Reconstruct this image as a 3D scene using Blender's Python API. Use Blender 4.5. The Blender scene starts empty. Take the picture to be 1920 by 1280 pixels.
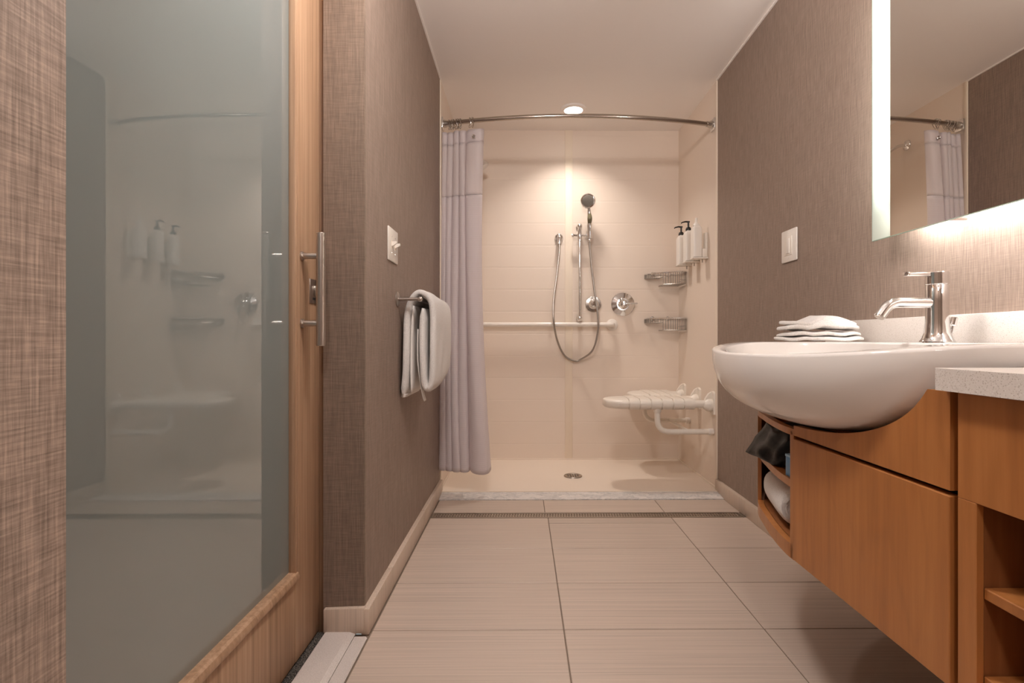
import bpy, bmesh, math, random
from mathutils import Vector, Matrix
random.seed(7)
sc = bpy.context.scene
COL = sc.collection
PI = math.pi

# ------------------------------------------------------------------ camera, world, exposure, room lights
H = 0.88                                   # lens height above the floor
cam = bpy.data.cameras.new('camera'); camo = bpy.data.objects.new('camera', cam); COL.objects.link(camo)
cam.sensor_width = 36; cam.lens = 18.26; cam.clip_start = 0.01
YAW = math.radians(0.45)
camo.location = (0, 0, H); camo.rotation_euler = (PI/2, 0, -YAW)
cam.shift_x = -(20 + 974*math.tan(YAW))/1920; cam.shift_y = -4/1920
sc.camera = camo
sc.view_settings.view_transform = 'Standard'; sc.view_settings.look = 'None'
sc.view_settings.gamma = 1; sc.view_settings.use_curve_mapping = False
sc.view_settings.exposure = 0.70
sc.cycles.max_bounces = 12; sc.cycles.diffuse_bounces = 6; sc.cycles.glossy_bounces = 6
sc.cycles.transmission_bounces = 8; sc.cycles.transparent_max_bounces = 10
sc.cycles.caustics_reflective = False; sc.cycles.caustics_refractive = False
sc.cycles.use_denoising = True
sc.cycles.sample_clamp_indirect = 6
w = bpy.data.worlds.new('world'); sc.world = w; w.use_nodes = True
w.node_tree.nodes['Background'].inputs[0].default_value = (0.62, 0.66, 0.62, 1)
w.node_tree.nodes['Background'].inputs[1].default_value = 0.25

CEIL = 2.376
def downlight_lamp(x, y, power, col, size=0.11, spread=2.6):
    l = bpy.data.lights.new('downlight_lamp', 'AREA'); l.shape = 'DISK'; l.size = size
    l.energy = power; l.color = col; l.spread = spread
    o = bpy.data.objects.new('downlight_lamp', l); COL.objects.link(o); o.location = (x, y, CEIL-0.02)
    return o
WARM = (1.0, 0.89, 0.80)
ROOMC = (1.0, 0.91, 0.86)
LAMPS = [(0.33, 3.37, 3.3, WARM, .14, 2.0)]
for a in LAMPS: downlight_lamp(*a)
DOMES = [(-0.05, 1.15, 31, ROOMC), (0.05, -0.55, 27, ROOMC)]      # unseen opal domes added for even light, above and behind the lens
for x, y, p, c in DOMES:
    l = bpy.data.lights.new('added_dome_lamp', 'POINT'); l.energy = p; l.color = c; l.shadow_soft_size = .112
    o = bpy.data.objects.new('added_dome_lamp', l); COL.objects.link(o); o.location = (x, y, CEIL-.26)
LED_STRENGTH = 55.0

# ------------------------------------------------------------------ materials
def mat(name, base=(.8,.8,.8), rough=.5, metal=0., **kw):
    m = bpy.data.materials.new(name); m.use_nodes = True
    b = m.node_tree.nodes['Principled BSDF']
    b.inputs['Base Color'].default_value = (*base, 1); b.inputs['Roughness'].default_value = rough
    b.inputs['Metallic'].default_value = metal
    for k, v in kw.items():
        b.inputs[k.replace('_', ' ')].default_value = v
    return m
def N(m, typ, **kw):
    n = m.node_tree.nodes.new(typ)
    for k, v in kw.items(): setattr(n, k, v)
    return n
def L(m, a, b): m.node_tree.links.new(a, b)
def P(m): return m.node_tree.nodes['Principled BSDF']
def pos(m, scale, loc=(0,0,0), kind='Position', rot=(0,0,0)):
    mp = N(m, 'ShaderNodeMapping'); mp.inputs['Scale'].default_value = scale; mp.inputs['Location'].default_value = loc
    mp.inputs['Rotation'].default_value = rot
    if kind == 'Position': g = N(m, 'ShaderNodeNewGeometry'); L(m, g.outputs['Position'], mp.inputs[0])
    else: g = N(m, 'ShaderNodeTexCoord'); L(m, g.outputs[kind], mp.inputs[0])
    return mp.outputs[0]
def noise(m, vec, scale=1, detail=2, rough=.5):
    n = N(m, 'ShaderNodeTexNoise'); n.inputs['Scale'].default_value = scale
    n.inputs['Detail'].default_value = detail; n.inputs['Roughness'].default_value = rough
    L(m, vec, n.inputs['Vector']); return n.outputs['Fac']
def ramp(m, fac, stops):
    r = N(m, 'ShaderNodeValToRGB'); e = r.color_ramp.elements
    while len(e) < len(stops): e.new(.5)
    for s, (p, c) in zip(e, stops): s.position = p; s.color = (*c, 1)
    L(m, fac, r.inputs[0]); return r.outputs[0]
def mix(m, fac, a, b, mode='MIX'):
    x = N(m, 'ShaderNodeMix', data_type='RGBA', blend_type=mode)
    if isinstance(fac, (int, float)): x.inputs[0].default_value = fac
    else: L(m, fac, x.inputs[0])
    for i, v in ((6, a), (7, b)):
        if isinstance(v, tuple): x.inputs[i].default_value = (*v, 1)
        else: L(m, v, x.inputs[i])
    return x.outputs[2]
def math_(m, op, a, b=0.):
    x = N(m, 'ShaderNodeMath', operation=op)
    for i, v in ((0, a), (1, b)):
        if isinstance(v, (int, float)): x.inputs[i].default_value = v
        else: L(m, v, x.inputs[i])
    return x.outputs[0]
def bump(m, h, strength=.3, dist=.002):
    b = N(m, 'ShaderNodeBump'); b.inputs['Strength'].default_value = strength; b.inputs['Distance'].default_value = dist
    L(m, h, b.inputs['Height']); L(m, b.outputs[0], P(m).inputs['Normal'])
def sc_(c, k): return tuple(min(1, v*k) for v in c)

def wallpaper(name, base, along, k=1.0, kc=1.0, wl=.27):
    """woven vinyl: upright threads crossed by level ones; 'along' is the level axis of the wall"""
    m = mat(name, base, .55)
    f = 420*k
    if along == 'Y':  up = (1, f, 14); lv = (1, 22, f*1.25)
    else:             up = (f, 1, 14); lv = (22, 1, f*1.25)
    a = noise(m, pos(m, up), 1, 3, .6); b = noise(m, pos(m, lv), 1, 3, .6)
    big = noise(m, pos(m, tuple(v*.22 for v in up)), 1, 1)
    s = math_(m, 'ADD', math_(m, 'MULTIPLY', a, 1-wl), math_(m, 'MULTIPLY', b, wl))
    s = math_(m, 'ADD', math_(m, 'MULTIPLY', s, 1-.08*k), math_(m, 'MULTIPLY', big, .08*k))
    c = ramp(m, s, [(.34, sc_(base, 1-.28*kc)), (.49, base), (.64, sc_(base, 1+.34*kc))])
    L(m, c, P(m).inputs['Base Color']); bump(m, s, .35, .001)
    P(m).inputs['Specular IOR Level'].default_value = .3
    return m
WP = (0.275, 0.208, 0.170)
M_wp_y = wallpaper('woven_wallcovering_side', WP, 'Y')
M_wp_x = wallpaper('woven_wallcovering_front_shaded', (0.205, 0.152, 0.118), 'X', 1, 1, .42)  # same wallcovering, base darkened in place of weak frontal light
M_wp_near = wallpaper('woven_wallcovering_near', (0.36, 0.28, 0.23), 'Y', .8, 1.5, .45)
M_ceil = mat('ceiling_paint', (0.90, 0.86, 0.83), .85)

def streak_tile(name, base, axis_scale):
    m = mat(name, base, .38)
    a = noise(m, pos(m, axis_scale), 1, 4, .65)
    o = N(m, 'ShaderNodeObjectInfo')
    c = ramp(m, a, [(.30, sc_(base, .80)), (.5, base), (.70, sc_(base, 1.14))])
    k = N(m, 'ShaderNodeMapRange'); k.inputs[3].default_value = .95; k.inputs[4].default_value = 1.05
    L(m, o.outputs['Random'], k.inputs[0])
    c2 = N(m, 'ShaderNodeVectorMath', operation='SCALE'); L(m, c, c2.inputs[0]); L(m, k.outputs[0], c2.inputs['Scale'])
    L(m, c2.outputs[0], P(m).inputs['Base Color']); bump(m, a, .08, .001)
    return m
TILE = (0.55, 0.455, 0.385)
M_tile = streak_tile('linear_porcelain', TILE, (1.2, 190, 190))
M_base_y = streak_tile('porcelain_skirting_side', (.60, .49, .40), (190, 190, 1.5))
M_grout = mat('grout', (.22, .17, .13), .9)
M_acry = mat('cream_acrylic', (0.81, 0.71, 0.62), .42, Specular_IOR_Level=.3)
bump(M_acry, noise(M_acry, pos(M_acry, (3, 3, 3)), 1, 2), .03, .01)
M_pan = mat('cream_pan', (0.81, 0.71, 0.61), .35)
M_trimc = mat('cream_trim', (0.84, 0.74, 0.62), .5, Specular_IOR_Level=.3)

def marble():
    m = mat('grey_veined_marble', (.6, .57, .55), .28)
    v = pos(m, (9, 22, 9), rot=(0, 0, .6))
    a = noise(m, v, 1, 8, .72)
    n2 = noise(m, pos(m, (30, 50, 30), rot=(0, 0, .5)), 1, 5, .6)
    c = ramp(m, a, [(.36, (.52, .50, .485)), (.455, (.70, .665, .64)), (.5, (.44, .43, .425)), (.54, (.76, .72, .69)), (.7, (.68, .645, .62))])
    c = mix(m, .25, c, ramp(m, n2, [(.4, (.48, .46, .45)), (.6, (.78, .745, .71))]))
    L(m, c, P(m).inputs['Base Color']); return m
M_marble = marble()
M_marble_lt = mat('pale_marble', (.66, .61, .58), .35)
_n = noise(M_marble_lt, pos(M_marble_lt, (420, 420, 420)), 1, 3)
L(M_marble_lt, ramp(M_marble_lt, _n, [(.35, (.56, .51, .48)), (.6, (.68, .63, .60))]), P(M_marble_lt).inputs['Base Color'])
def quartz():
    m = mat('speckled_quartz', (.72, .68, .63), .3)
    v = N(m, 'ShaderNodeTexVoronoi'); v.inputs['Scale'].default_value = 800
    L(m, pos(m, (1, 1, 1)), v.inputs['Vector'])
    s = N(m, 'ShaderNodeSeparateColor'); L(m, v.outputs['Color'], s.inputs[0])
    c = ramp(m, s.outputs[0], [(.0, (.50, .45, .41)), (.07, (.60, .55, .50)), (.12, (.735, .69, .65)), (.9, (.76, .72, .68)), (1, (.83, .81, .78))])
    L(m, c, P(m).inputs['Base Color']); return m
M_quartz = quartz()
M_ceramic = mat('white_vitreous_china', (.84, .815, .79), .07, Specular_IOR_Level=.5)
M_chrome = mat('chrome', (.80, .80, .80), .07, 1.)
M_chrome_d = mat('chrome_worn', (.62, .60, .57), .18, 1.)
M_hose = mat('hose_metal', (.40, .37, .34), .35, 1.)
M_nickel = mat('brushed_nickel', (.50, .45, .41), .30, 1.)
M_steel = mat('drain_steel', (.48, .43, .38), .35, 1.)
M_rod = mat('rod_steel', (.50, .45, .40), .16, 1.)
M_dark = mat('dark_recess', (.015, .013, .012), .8)
M_nozzle = mat('grey_spray_face', (.20, .18, .155), .45)
M_grip = mat('grip_reflection_tint', (.16, .14, .085), .25)  # dark olive reflection on the grip oval, put into its colour
M_white = mat('white_plastic', (.80, .765, .72), .28)
M_plate = mat('ivory_plate', (.80, .755, .69), .32)
M_bar = mat('white_enamel', (.82, .775, .72), .2)
M_seat = mat('white_nylon', (.80, .745, .67), .3)
M_black = mat('black_plastic', (.012, .011, .010), .3)
M_bag = mat('black_vinyl', (.004, .004, .004), .38, Specular_IOR_Level=.22)
bump(M_bag, noise(M_bag, pos(M_bag, (35, 35, 35)), 1, 2), .2, .004)
M_blue = mat('blue_box', (.07, .26, .52), .4)
def wood(name, dark, mid, light, sc1, rough=.42, cath=None, bs=.06):
    m = mat(name, mid, rough)
    a = noise(m, pos(m, sc1), 1, 5, .6)
    b = noise(m, pos(m, tuple(v*.16 for v in sc1)), 1, 3, .6)
    s = math_(m, 'ADD', math_(m, 'MULTIPLY', a, .6), math_(m, 'MULTIPLY', b, .4))
    c = ramp(m, s, [(.36, dark), (.5, mid), (.64, light)])
    if cath:
        d = noise(m, pos(m, cath), 1, 2, .5)
        g = N(m, 'ShaderNodeMath', operation='PINGPONG'); L(m, math_(m, 'MULTIPLY', d, 9.), g.inputs[0]); g.inputs[1].default_value = .5
        r = ramp(m, g.outputs[0], [(.0, (.80, .78, .76)), (.10, (1, 1, 1))])
        c = mix(m, .35, c, r, 'MULTIPLY')
    L(m, c, P(m).inputs['Base Color']); bump(m, a, bs, .001)
    return m
M_oak = wood('light_oak_laminate', (.30, .18, .105), (.42, .262, .160), (.50, .33, .215), (150, 150, 2.2), .5, bs=.12)
M_oak_d = wood('dark_oak_edge', (.16, .085, .045), (.21, .115, .062), (.26, .15, .085), (150, 150, 2.2), .5)
M_cherry = wood('cherry_veneer', (.36, .138, .040), (.42, .166, .048), (.47, .195, .06), (70, 60, 4), .36, cath=(4.5, 3.8, 1.1), bs=.03)
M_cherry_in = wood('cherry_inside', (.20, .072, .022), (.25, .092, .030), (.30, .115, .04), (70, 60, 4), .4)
M_cherry_edge = mat('cherry_edge', (.42, .20, .09), .4)
def terry():
    m = mat('white_terry', (.80, .775, .75), .95)
    n = noise(m, pos(m, (260, 260, 260), kind='Object'), 1, 4, .7)
    n2 = noise(m, pos(m, (40, 40, 40), kind='Object'), 1, 3, .6)
    h = math_(m, 'ADD', n, math_(m, 'MULTIPLY', n2, .8))
    L(m, ramp(m, n, [(.3, (.70, .67, .645)), (.6, (.84, .815, .79))]), P(m).inputs['Base Color'])
    bump(m, h, .75, .004); P(m).inputs['Sheen Weight'].default_value = .3
    return m
M_terry = terry()
M_satin = mat('white_woven_band', (.78, .75, .72), .7)
def curtain_mat(name, base, waffle, alpha):
    m = mat(name, base, .7)
    uv = N(m, 'ShaderNodeTexCoord'); sp = N(m, 'ShaderNodeSeparateXYZ'); L(m, uv.outputs['UV'], sp.inputs[0])
    sv = math_(m, 'SINE', math_(m, 'MULTIPLY', sp.outputs[1], 2*PI*waffle[1])); su = math_(m, 'SINE', math_(m, 'MULTIPLY', sp.outputs[0], 2*PI*waffle[0]))
    hgt = math_(m, 'MAXIMUM', sv, su)
    L(m, ramp(m, math_(m, 'ADD', math_(m, 'MULTIPLY', hgt, .5), .5), [(0, sc_(base, .84)), (.8, base)]), P(m).inputs['Base Color'])
    bump(m, hgt, .25, .002)
    P(m).inputs['Alpha'].default_value = alpha
    tr = N(m, 'ShaderNodeBsdfTranslucent'); tr.inputs[0].default_value = (*base, 1)
    mx = N(m, 'ShaderNodeMixShader'); mx.inputs[0].default_value = .38
    out = m.node_tree.nodes['Material Output']
    L(m, P(m).outputs[0], mx.inputs[1]); L(m, tr.outputs[0], mx.inputs[2]); L(m, mx.outputs[0], out.inputs[0])
    return m
CURT = (.90, .855, .875)
M_waffle = curtain_mat('lavender_white_waffle', CURT, (170, 150), 1.0)
M_sheer = curtain_mat('sheer_voile', (.90, .86, .875), (400, 300), .80)
M_hem = curtain_mat('curtain_header_cloth', CURT, (400, 300), .97)
def frosted():
    m = mat('frosted_glass', (.232, .272, .270), .9, Specular_IOR_Level=0.)
    out = m.node_tree.nodes['Material Output']
    tr = N(m, 'ShaderNodeBsdfTranslucent'); tr.inputs[0].default_value = (.5, .58, .54, 1)
    mx = N(m, 'ShaderNodeMixShader'); mx.inputs[0].default_value = .12
    L(m, P(m).outputs[0], mx.inputs[1]); L(m, tr.outputs[0], mx.inputs[2])
    fr = N(m, 'ShaderNodeFresnel'); fr.inputs['IOR'].default_value = 2.3
    gl = N(m, 'ShaderNodeBsdfGlossy'); gl.inputs['Roughness'].default_value = 0.0; gl.inputs['Color'].default_value = (1, 1, 1, 1)
    m2 = N(m, 'ShaderNodeMixShader'); L(m, fr.outputs[0], m2.inputs[0]); L(m, mx.outputs[0], m2.inputs[1]); L(m, gl.outputs[0], m2.inputs[2])
    L(m, m2.outputs[0], out.inputs[0]); return m
M_frost = frosted()
M_mirror = mat('silvered_mirror', (.86, .84, .80), .005, 1.)
M_mirror_edge = mat('green_glass_edge', (.35, .52, .45), .1)
def emit(name, col, s):
    m = bpy.data.materials.new(name); m.use_nodes = True; nt = m.node_tree
    nt.nodes.remove(nt.nodes['Principled BSDF']); e = nt.nodes.new('ShaderNodeEmission')
    e.inputs[0].default_value = (*col, 1); e.inputs[1].default_value = s
    nt.links.new(e.outputs[0], nt.nodes['Material Output'].inputs[0]); return m
M_led_top = emit('led_glow_upward', (1.0, .95, .91), LED_STRENGTH*2.6)
M_led = emit('led_glow', (1.0, .95, .91), LED_STRENGTH)
M_lit_frost = mat('frosted_mirror_strip', (.80, .86, .82), .4)
_t = N(M_lit_frost, 'ShaderNodeBsdfTranslucent'); _t.inputs[0].default_value = (.86, .93, .89, 1)
_m = N(M_lit_frost, 'ShaderNodeMixShader'); _m.inputs[0].default_value = .6
L(M_lit_frost, P(M_lit_frost).outputs[0], _m.inputs[1]); L(M_lit_frost, _t.outputs[0], _m.inputs[2]); L(M_lit_frost, _m.outputs[0], M_lit_frost.node_tree.nodes['Material Output'].inputs[0])
M_lens = emit('lit_downlight_lens', (1.0, .93, .84), 6.0)
M_opal = emit('added_dome_glow', (1.0, .93, .85), 4.0)
M_carpet = mat('black_speckled_carpet', (.05, .045, .04), .95)
_n = noise(M_carpet, pos(M_carpet, (300, 300, 300)), 1, 2)
L(M_carpet, ramp(M_carpet, _n, [(.45, (.012, .011, .01)), (.62, (.16, .14, .12))]), P(M_carpet).inputs['Base Color'])

# ------------------------------------------------------------------ helpers
WLOC = {}
def fin(o, label=None, cat=None, group=None, kind=None):
    if label: o['label'] = label
    if cat: o['category'] = cat
    if group: o['group'] = group
    if kind: o['kind'] = kind
    return o
def thing(name, loc, label=None, cat=None, group=None, kind=None):
    o = bpy.data.objects.new(name, None); COL.objects.link(o); o.location = loc; o.empty_display_size = .05
    WLOC[o] = Vector(loc); return fin(o, label, cat, group, kind)
def obj(name, bm, m, parent=None, smooth=True, angle=35, origin=None):
    """vertices come in world coordinates; they are moved to the parent's (or given) origin"""
    off = WLOC[parent] if parent else Vector(origin) if origin else None
    if off is None:
        off = Vector((0, 0, 0))
        if bm.verts:
            xs = [v.co for v in bm.verts]
            off = Vector(((min(v.x for v in xs)+max(v.x for v in xs))/2, (min(v.y for v in xs)+max(v.y for v in xs))/2, min(v.z for v in xs)))
    bmesh.ops.recalc_face_normals(bm, faces=bm.faces)
    for v in bm.verts: v.co -= off
    me = bpy.data.meshes.new(name); bm.to_mesh(me); bm.free()
    o = bpy.data.objects.new(name, me); COL.objects.link(o)
    if m: me.materials.append(m)
    if smooth:
        for p in me.polygons: p.use_smooth = True
        me.set_sharp_from_angle(angle=math.radians(angle))
    if parent: o.parent = parent; WLOC[o] = off
    else: o.location = off; WLOC[o] = off
    return o
def B(): return bmesh.new()
def bx(bm, x0, x1, y0, y1, z0, z1, bev=0., seg=2):
    if x0 > x1: x0, x1 = x1, x0
    r = bmesh.ops.create_cube(bm, size=1, matrix=Matrix.Translation(((x0+x1)/2, (y0+y1)/2, (z0+z1)/2)) @ Matrix.Diagonal((x1-x0, y1-y0, z1-z0, 1)))
    if bev > 0:
        es = list({e for v in r['verts'] for e in v.link_edges})
        bmesh.ops.bevel(bm, geom=es, offset=bev, segments=seg, profile=.5, affect='EDGES')
    return bm
def frame_of(d):
    d = d.normalized(); u = Vector((0, 0, 1)) if abs(d.z) < .9 else Vector((0, 1, 0))
    a = d.cross(u).normalized(); return a, d.cross(a).normalized()
def tube(bm, pts, r, n=12, closed=False, caps=True):
    pts = [Vector(p) for p in pts]; k = len(pts); rings = []; prev = None
    rr = r if isinstance(r, (list, tuple)) else [r]*k
    for i, p in enumerate(pts):
        if closed: d = (pts[(i+1) % k]-pts[i-1])
        else: d = pts[min(i+1, k-1)]-pts[max(i-1, 0)]
        d.normalize()
        if prev is None: a, b = frame_of(d)
        else:
            a = (prev-d*prev.dot(d)).normalized(); b = d.cross(a)
        prev = a
        rings.append([bm.verts.new(p+(a*math.cos(2*PI*j/n)+b*math.sin(2*PI*j/n))*rr[i]) for j in range(n)])
    for i in range(k if closed else k-1):
        A, C = rings[i], rings[(i+1) % k]
        for j in range(n): bm.faces.new((A[j], A[(j+1) % n], C[(j+1) % n], C[j]))
    if caps and not closed: bm.faces.new(rings[0][::-1]); bm.faces.new(rings[-1])
    return bm
def lathe(bm, prof, origin, axis=(0, 0, 1), n=28, cap=True):
    """prof: (radius, distance along axis)"""
    d = Vector(axis).normalized(); a, b = frame_of(d); o = Vector(origin); rings = []
    for r, t in prof:
        if r < 1e-6: rings.append([bm.verts.new(o+d*t)])
        else: rings.append([bm.verts.new(o+d*t+(a*math.cos(2*PI*j/n)+b*math.sin(2*PI*j/n))*r) for j in range(n)])
    for A, C in zip(rings, rings[1:]):
        for j in range(n):
            j2 = (j+1) % n
            if len(A) == 1 and len(C) == 1: continue
            if len(A) == 1: bm.faces.new((A[0], C[j2], C[j]))
            elif len(C) == 1: bm.faces.new((A[j], A[j2], C[0]))
            else: bm.faces.new((A[j], A[j2], C[j2], C[j]))
    if cap:
        if len(rings[0]) > 1: bm.faces.new(rings[0][::-1])
        if len(rings[-1]) > 1: bm.faces.new(rings[-1])
    return bm
def prism(bm, poly, z0, z1, axis='Z', holes=()):
    """poly of (a, b): axis Z -> (x, y); axis X -> (y, z); axis Y -> (x, z)"""
    f = {'Z': lambda p, t: (p[0], p[1], t), 'X': lambda p, t: (t, p[0], p[1]), 'Y': lambda p, t: (p[0], t, p[1])}[axis]
    lo = [bm.verts.new(f(p, z0)) for p in poly]; hi = [bm.verts.new(f(p, z1)) for p in poly]
    n = len(poly)
    for i in range(n): bm.faces.new((lo[i], lo[(i+1) % n], hi[(i+1) % n], hi[i]))
    bm.faces.new(lo[::-1]); bm.faces.new(hi); return bm
def gridm(bm, fn, nu, nv, closed_u=False, uv=False):
    vs = [[bm.verts.new(fn(i/nu, j/nv)) for i in range(nu + (0 if closed_u else 1))] for j in range(nv+1)]
    lay = bm.loops.layers.uv.verify() if uv else None
    m = len(vs[0])
    for j in range(nv):
        for i in range(nu):
            i2 = (i+1) % m if closed_u else i+1
            f = bm.faces.new((vs[j][i], vs[j][i2], vs[j+1][i2], vs[j+1][i]))
            if uv:
                for lp, q in zip(f.loops, ((i, j), (i+1, j), (i+1, j+1), (i, j+1))): lp[lay].uv = (q[0]/nu, q[1]/nv)
    return vs
def bez(p, n=16):
    p = [Vector(q) for q in p]; out = []
    for i in range(n+1):
        t = i/n; q = p[:]
        while len(q) > 1: q = [a.lerp(b, t) for a, b in zip(q, q[1:])]
        out.append(q[0])
    return out
def catmull(p, n=8):
    p = [Vector(q) for q in p]; p = [p[0]*2-p[1]]+p+[p[-1]*2-p[-2]]; out = []
    for i in range(1, len(p)-2):
        for k in range(n):
            t = k/n; a, b, c, d = p[i-1:i+3]
            out.append(.5*((2*b)+(c-a)*t+(2*a-5*b+4*c-d)*t*t+(3*b-a-3*c+d)*t**3))
    out.append(p[-2]); return out
def arc_path(pts, rad, n=6):
    """polyline with rounded corners"""
    pts = [Vector(p) for p in pts]; out = [pts[0]]
    for i in range(1, len(pts)-1):
        a = (pts[i-1]-pts[i]).normalized(); b = (pts[i+1]-pts[i]).normalized()
        out += bez([pts[i]+a*rad, pts[i], pts[i]+b*rad], n)
    return out+[pts[-1]]

XL, XR = -0.475, 1.123            # faces of the side walls
YS, YB = 2.986, 3.72              # shower mouth and shower back wall
YN, YJ = 0.544, 1.56              # near and far jambs of the door opening
YF = -1.25                        # wall behind the lens

# ------------------------------------------------------------------ room shell
fl = thing('floor', (0, 0, 0), 'floor of large beige streaked porcelain tiles with thin grout joints', kind='structure')
obj('grout_bed', bx(B(), -.475, XR, YF, 2.86, -.06, -.0025), M_grout, fl, False)
J = .0019
def tile(x0, x1, y0, y1):
    if x1-x0 < .01 or y1-y0 < .008: return
    obj('floor_tile', bx(B(), x0+J, x1-J, y0+J, y1-J, -.02, 0, .0012, 1), M_tile, fl, False)
seamx = [-.455, .125, .735, 1.113]
rows = [YF] + [1.575-.304*k for k in range(9, 0, -1)] + [1.575, 1.877, 2.186]
rows = [r for r in rows if r >= YF]
D0, D1, DS = 2.562, 2.64, 2.845
for c in range(3):
    x0, x1 = seamx[c], seamx[c+1]
    for a, b in zip(rows, rows[1:]): tile(x0, x1, a, b)
    if c == 1: tile(x0, x1, 2.186, 2.484); tile(x0, x1, 2.484, D0)
    else: tile(x0, x1, 2.186, D0)
    tile(x0-.012*(c > 0), x1-.012*(c < 2), D1, DS)
def wall(name, x0, x1, y0, y1, z0, z1, m, label):
    return fin(obj(name, bx(B(), x0, x1, y0, y1, z0, z1), m, None, False), label, kind='structure')
wall('ceiling', -.80, XR+.1, YF-.1, YB+.1, CEIL, CEIL+.08, M_ceil, 'smooth off-white painted ceiling')
wl = wall('wall_left', -.597, XL, YJ+.012, YS, 0, CEIL, M_wp_y, 'left wall in brown woven wallcovering beside the shower curtain')
wle = fin(obj('end_face', bx(B(), -.597, XL+.0005, YJ, YJ+.012, 0, CEIL), M_wp_x, wl, False), 'end face of the wall at the doorway, shade put into its colour')
wall('wall_left.001', -.60, XL, YF, YN, 0, CEIL, M_wp_near, 'near piece of left wall in coarse brown wallcovering before the sliding door')
wall('wall_left.002', -.597, XL, YN, YJ, 2.12, CEIL, M_wp_y, 'piece of left wall above the sliding door')
wall('wall_right', XR, XR+.1, YF, YS, 0, CEIL, M_wp_y, 'right wall in brown woven wallcovering behind the washbasin')
wall('wall_front', -.60, XR+.1, YF-.1, YF, 0, CEIL, M_wp_x, 'brown wall facing the shower')
# shower surround: moulded acrylic with pressed level joints
def ribbed(bm, axis, fixed, a0, a1, z0, z1, out, depth=.03, pitch=.158, g=.0005):
    """a panel on a wall; its face is at 'fixed' and its body runs away by depth*out; shallow pressed joints every pitch"""
    z = z0+.12 if pitch < 5 else z1
    prof = [(fixed, z0)]
    while z < z1-.03:
        prof += [(fixed, z-.006), (fixed+out*g, z-.001), (fixed+out*g, z+.001), (fixed, z+.006)]; z += pitch
    prof += [(fixed, z1), (fixed+out*depth, z1), (fixed+out*depth, z0)]
    f = (lambda q, t: (t, q[0], q[1])) if axis == 'Y' else (lambda q, t: (q[0], t, q[1]))
    A = [bm.verts.new(f(q, a0)) for q in prof]; C = [bm.verts.new(f(q, a1)) for q in prof]
    n = len(prof)
    for i in range(n): bm.faces.new((A[i], A[(i+1) % n], C[(i+1) % n], C[i]))
    bm.faces.new(A[::-1]); bm.faces.new(C); return bm
wb = thing('wall_back', (.32, YB, 0), 'cream acrylic back wall of the shower in two panels', kind='structure')
obj('panel', ribbed(B(), 'Y', YB, XL-.02, .307, .01, CEIL+.01, 1), M_acry, wb, False)
obj('panel', ribbed(B(), 'Y', YB, .307, XR+.02, .01, CEIL+.01, 1), M_acry, wb, False)
obj('seam_strip', bx(B(), .303, .357, YB-.006, YB+.004, .02, CEIL, .002), M_trimc, wb)
ws = thing('wall_right.001', (XR, 3.3, 0), 'cream acrylic right side wall of the shower', kind='structure')
obj('panel', ribbed(B(), 'X', XR-.003, YS, YB+.03, .01, CEIL+.01, 1, pitch=9), M_acry, ws, False)
obj('edge_trim', bx(B(), XR-.007, XR+.01, YS-.004, YS+.018, 0, CEIL, .002), M_trimc, ws)
ws = thing('wall_left.003', (XL, 3.3, 0), 'cream acrylic left side wall of the shower behind the curtain', kind='structure')
obj('panel', ribbed(B(), 'X', XL+.003, YS, YB+.03, .01, CEIL+.01, -1, pitch=9), M_acry, ws, False)
obj('edge_trim', bx(B(), XL-.01, XL+.007, YS-.004, YS+.018, 0, CEIL, .002), M_trimc, ws)
# thin ceiling bead
for nm, x in (('trim_1', XL+.004), ('trim_2', XR-.004)):
    fin(obj(nm, bx(B(), x-.004, x+.004, YJ if x < 0 else YF, YS, CEIL-.006, CEIL+.001), M_ceil, None, False), 'thin painted bead between ceiling and wall', kind='structure')

# skirting of cut tiles
def skirt(name, label, x0, x1, cuts):
    t = thing(name, ((x0+x1)/2, cuts[0], 0), label, kind='structure')
    for a, b in zip(cuts, cuts[1:]): obj('baseboard_tile', bx(B(), x0, x1, a+.001, b-.001, 0, .078, .003), M_base_y, t)
    return t
sl = skirt('baseboard_left', 'skirting of beige streaked tiles along the left wall', XL-.006, XL+.018, [YJ-.012, 1.83, 2.44, YS-.005])
eb = bx(B(), -.592, XL+.004, YJ-.014, YJ+.006, .006, .078, .003)
for v in eb.verts: v.co.z += (v.co.x+.592)*.035 if v.co.z > .05 else 0
fin(obj('end_tile', eb, M_base_y, sl), 'loose tile across the wall end')
skirt('baseboard_right', 'skirting of beige streaked tiles along the right wall below the vanity', XR-.018, XR+.006, [YF, -.46, .15, .76, 1.37, 1.97, 2.58, YS-.005])
skirt('baseboard_left.001', 'skirting tiles of the near piece of left wall', XL-.006, XL+.018, [YF, -.6, .01, YN])

# ------------------------------------------------------------------ sliding door and doorway
XD = -.610
d1 = thing('door_1', (XD, 1.0, .01), 'sliding oak door with a large frosted glass pane, nearly closed', kind='structure')
ST = 1.402
st = bx(B(), XD-.042, XD, ST, 1.563, .010, 2.14, .002); obj('stile', st, M_oak, d1)
st = bx(B(), XD-.042, XD, .34, .50, .010, 2.14, .002); obj('stile', st, M_oak, d1)
obj('bottom_rail', bx(B(), XD-.042, XD-.0015, .50, ST, .010, .235, .001), M_oak, d1)
obj('top_rail', bx(B(), XD-.042, XD-.0015, .50, ST, 1.98, 2.14, .001), M_oak, d1)
obj('glass_pane', bx(B(), XD-.028, XD-.018, .49, ST+.01, .225, 1.99), M_frost, d1, False)
bd = B()
prism(bd, [(XD-.019, .228), (XD+.002, .228), (XD+.006, .233), (XD+.007, .241), (XD+.004, .250), (XD-.002, .254), (XD-.019, .254)], .50, ST+.008, 'Y')
obj('glazing_bead', bd, M_oak, d1, True, 30)
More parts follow.
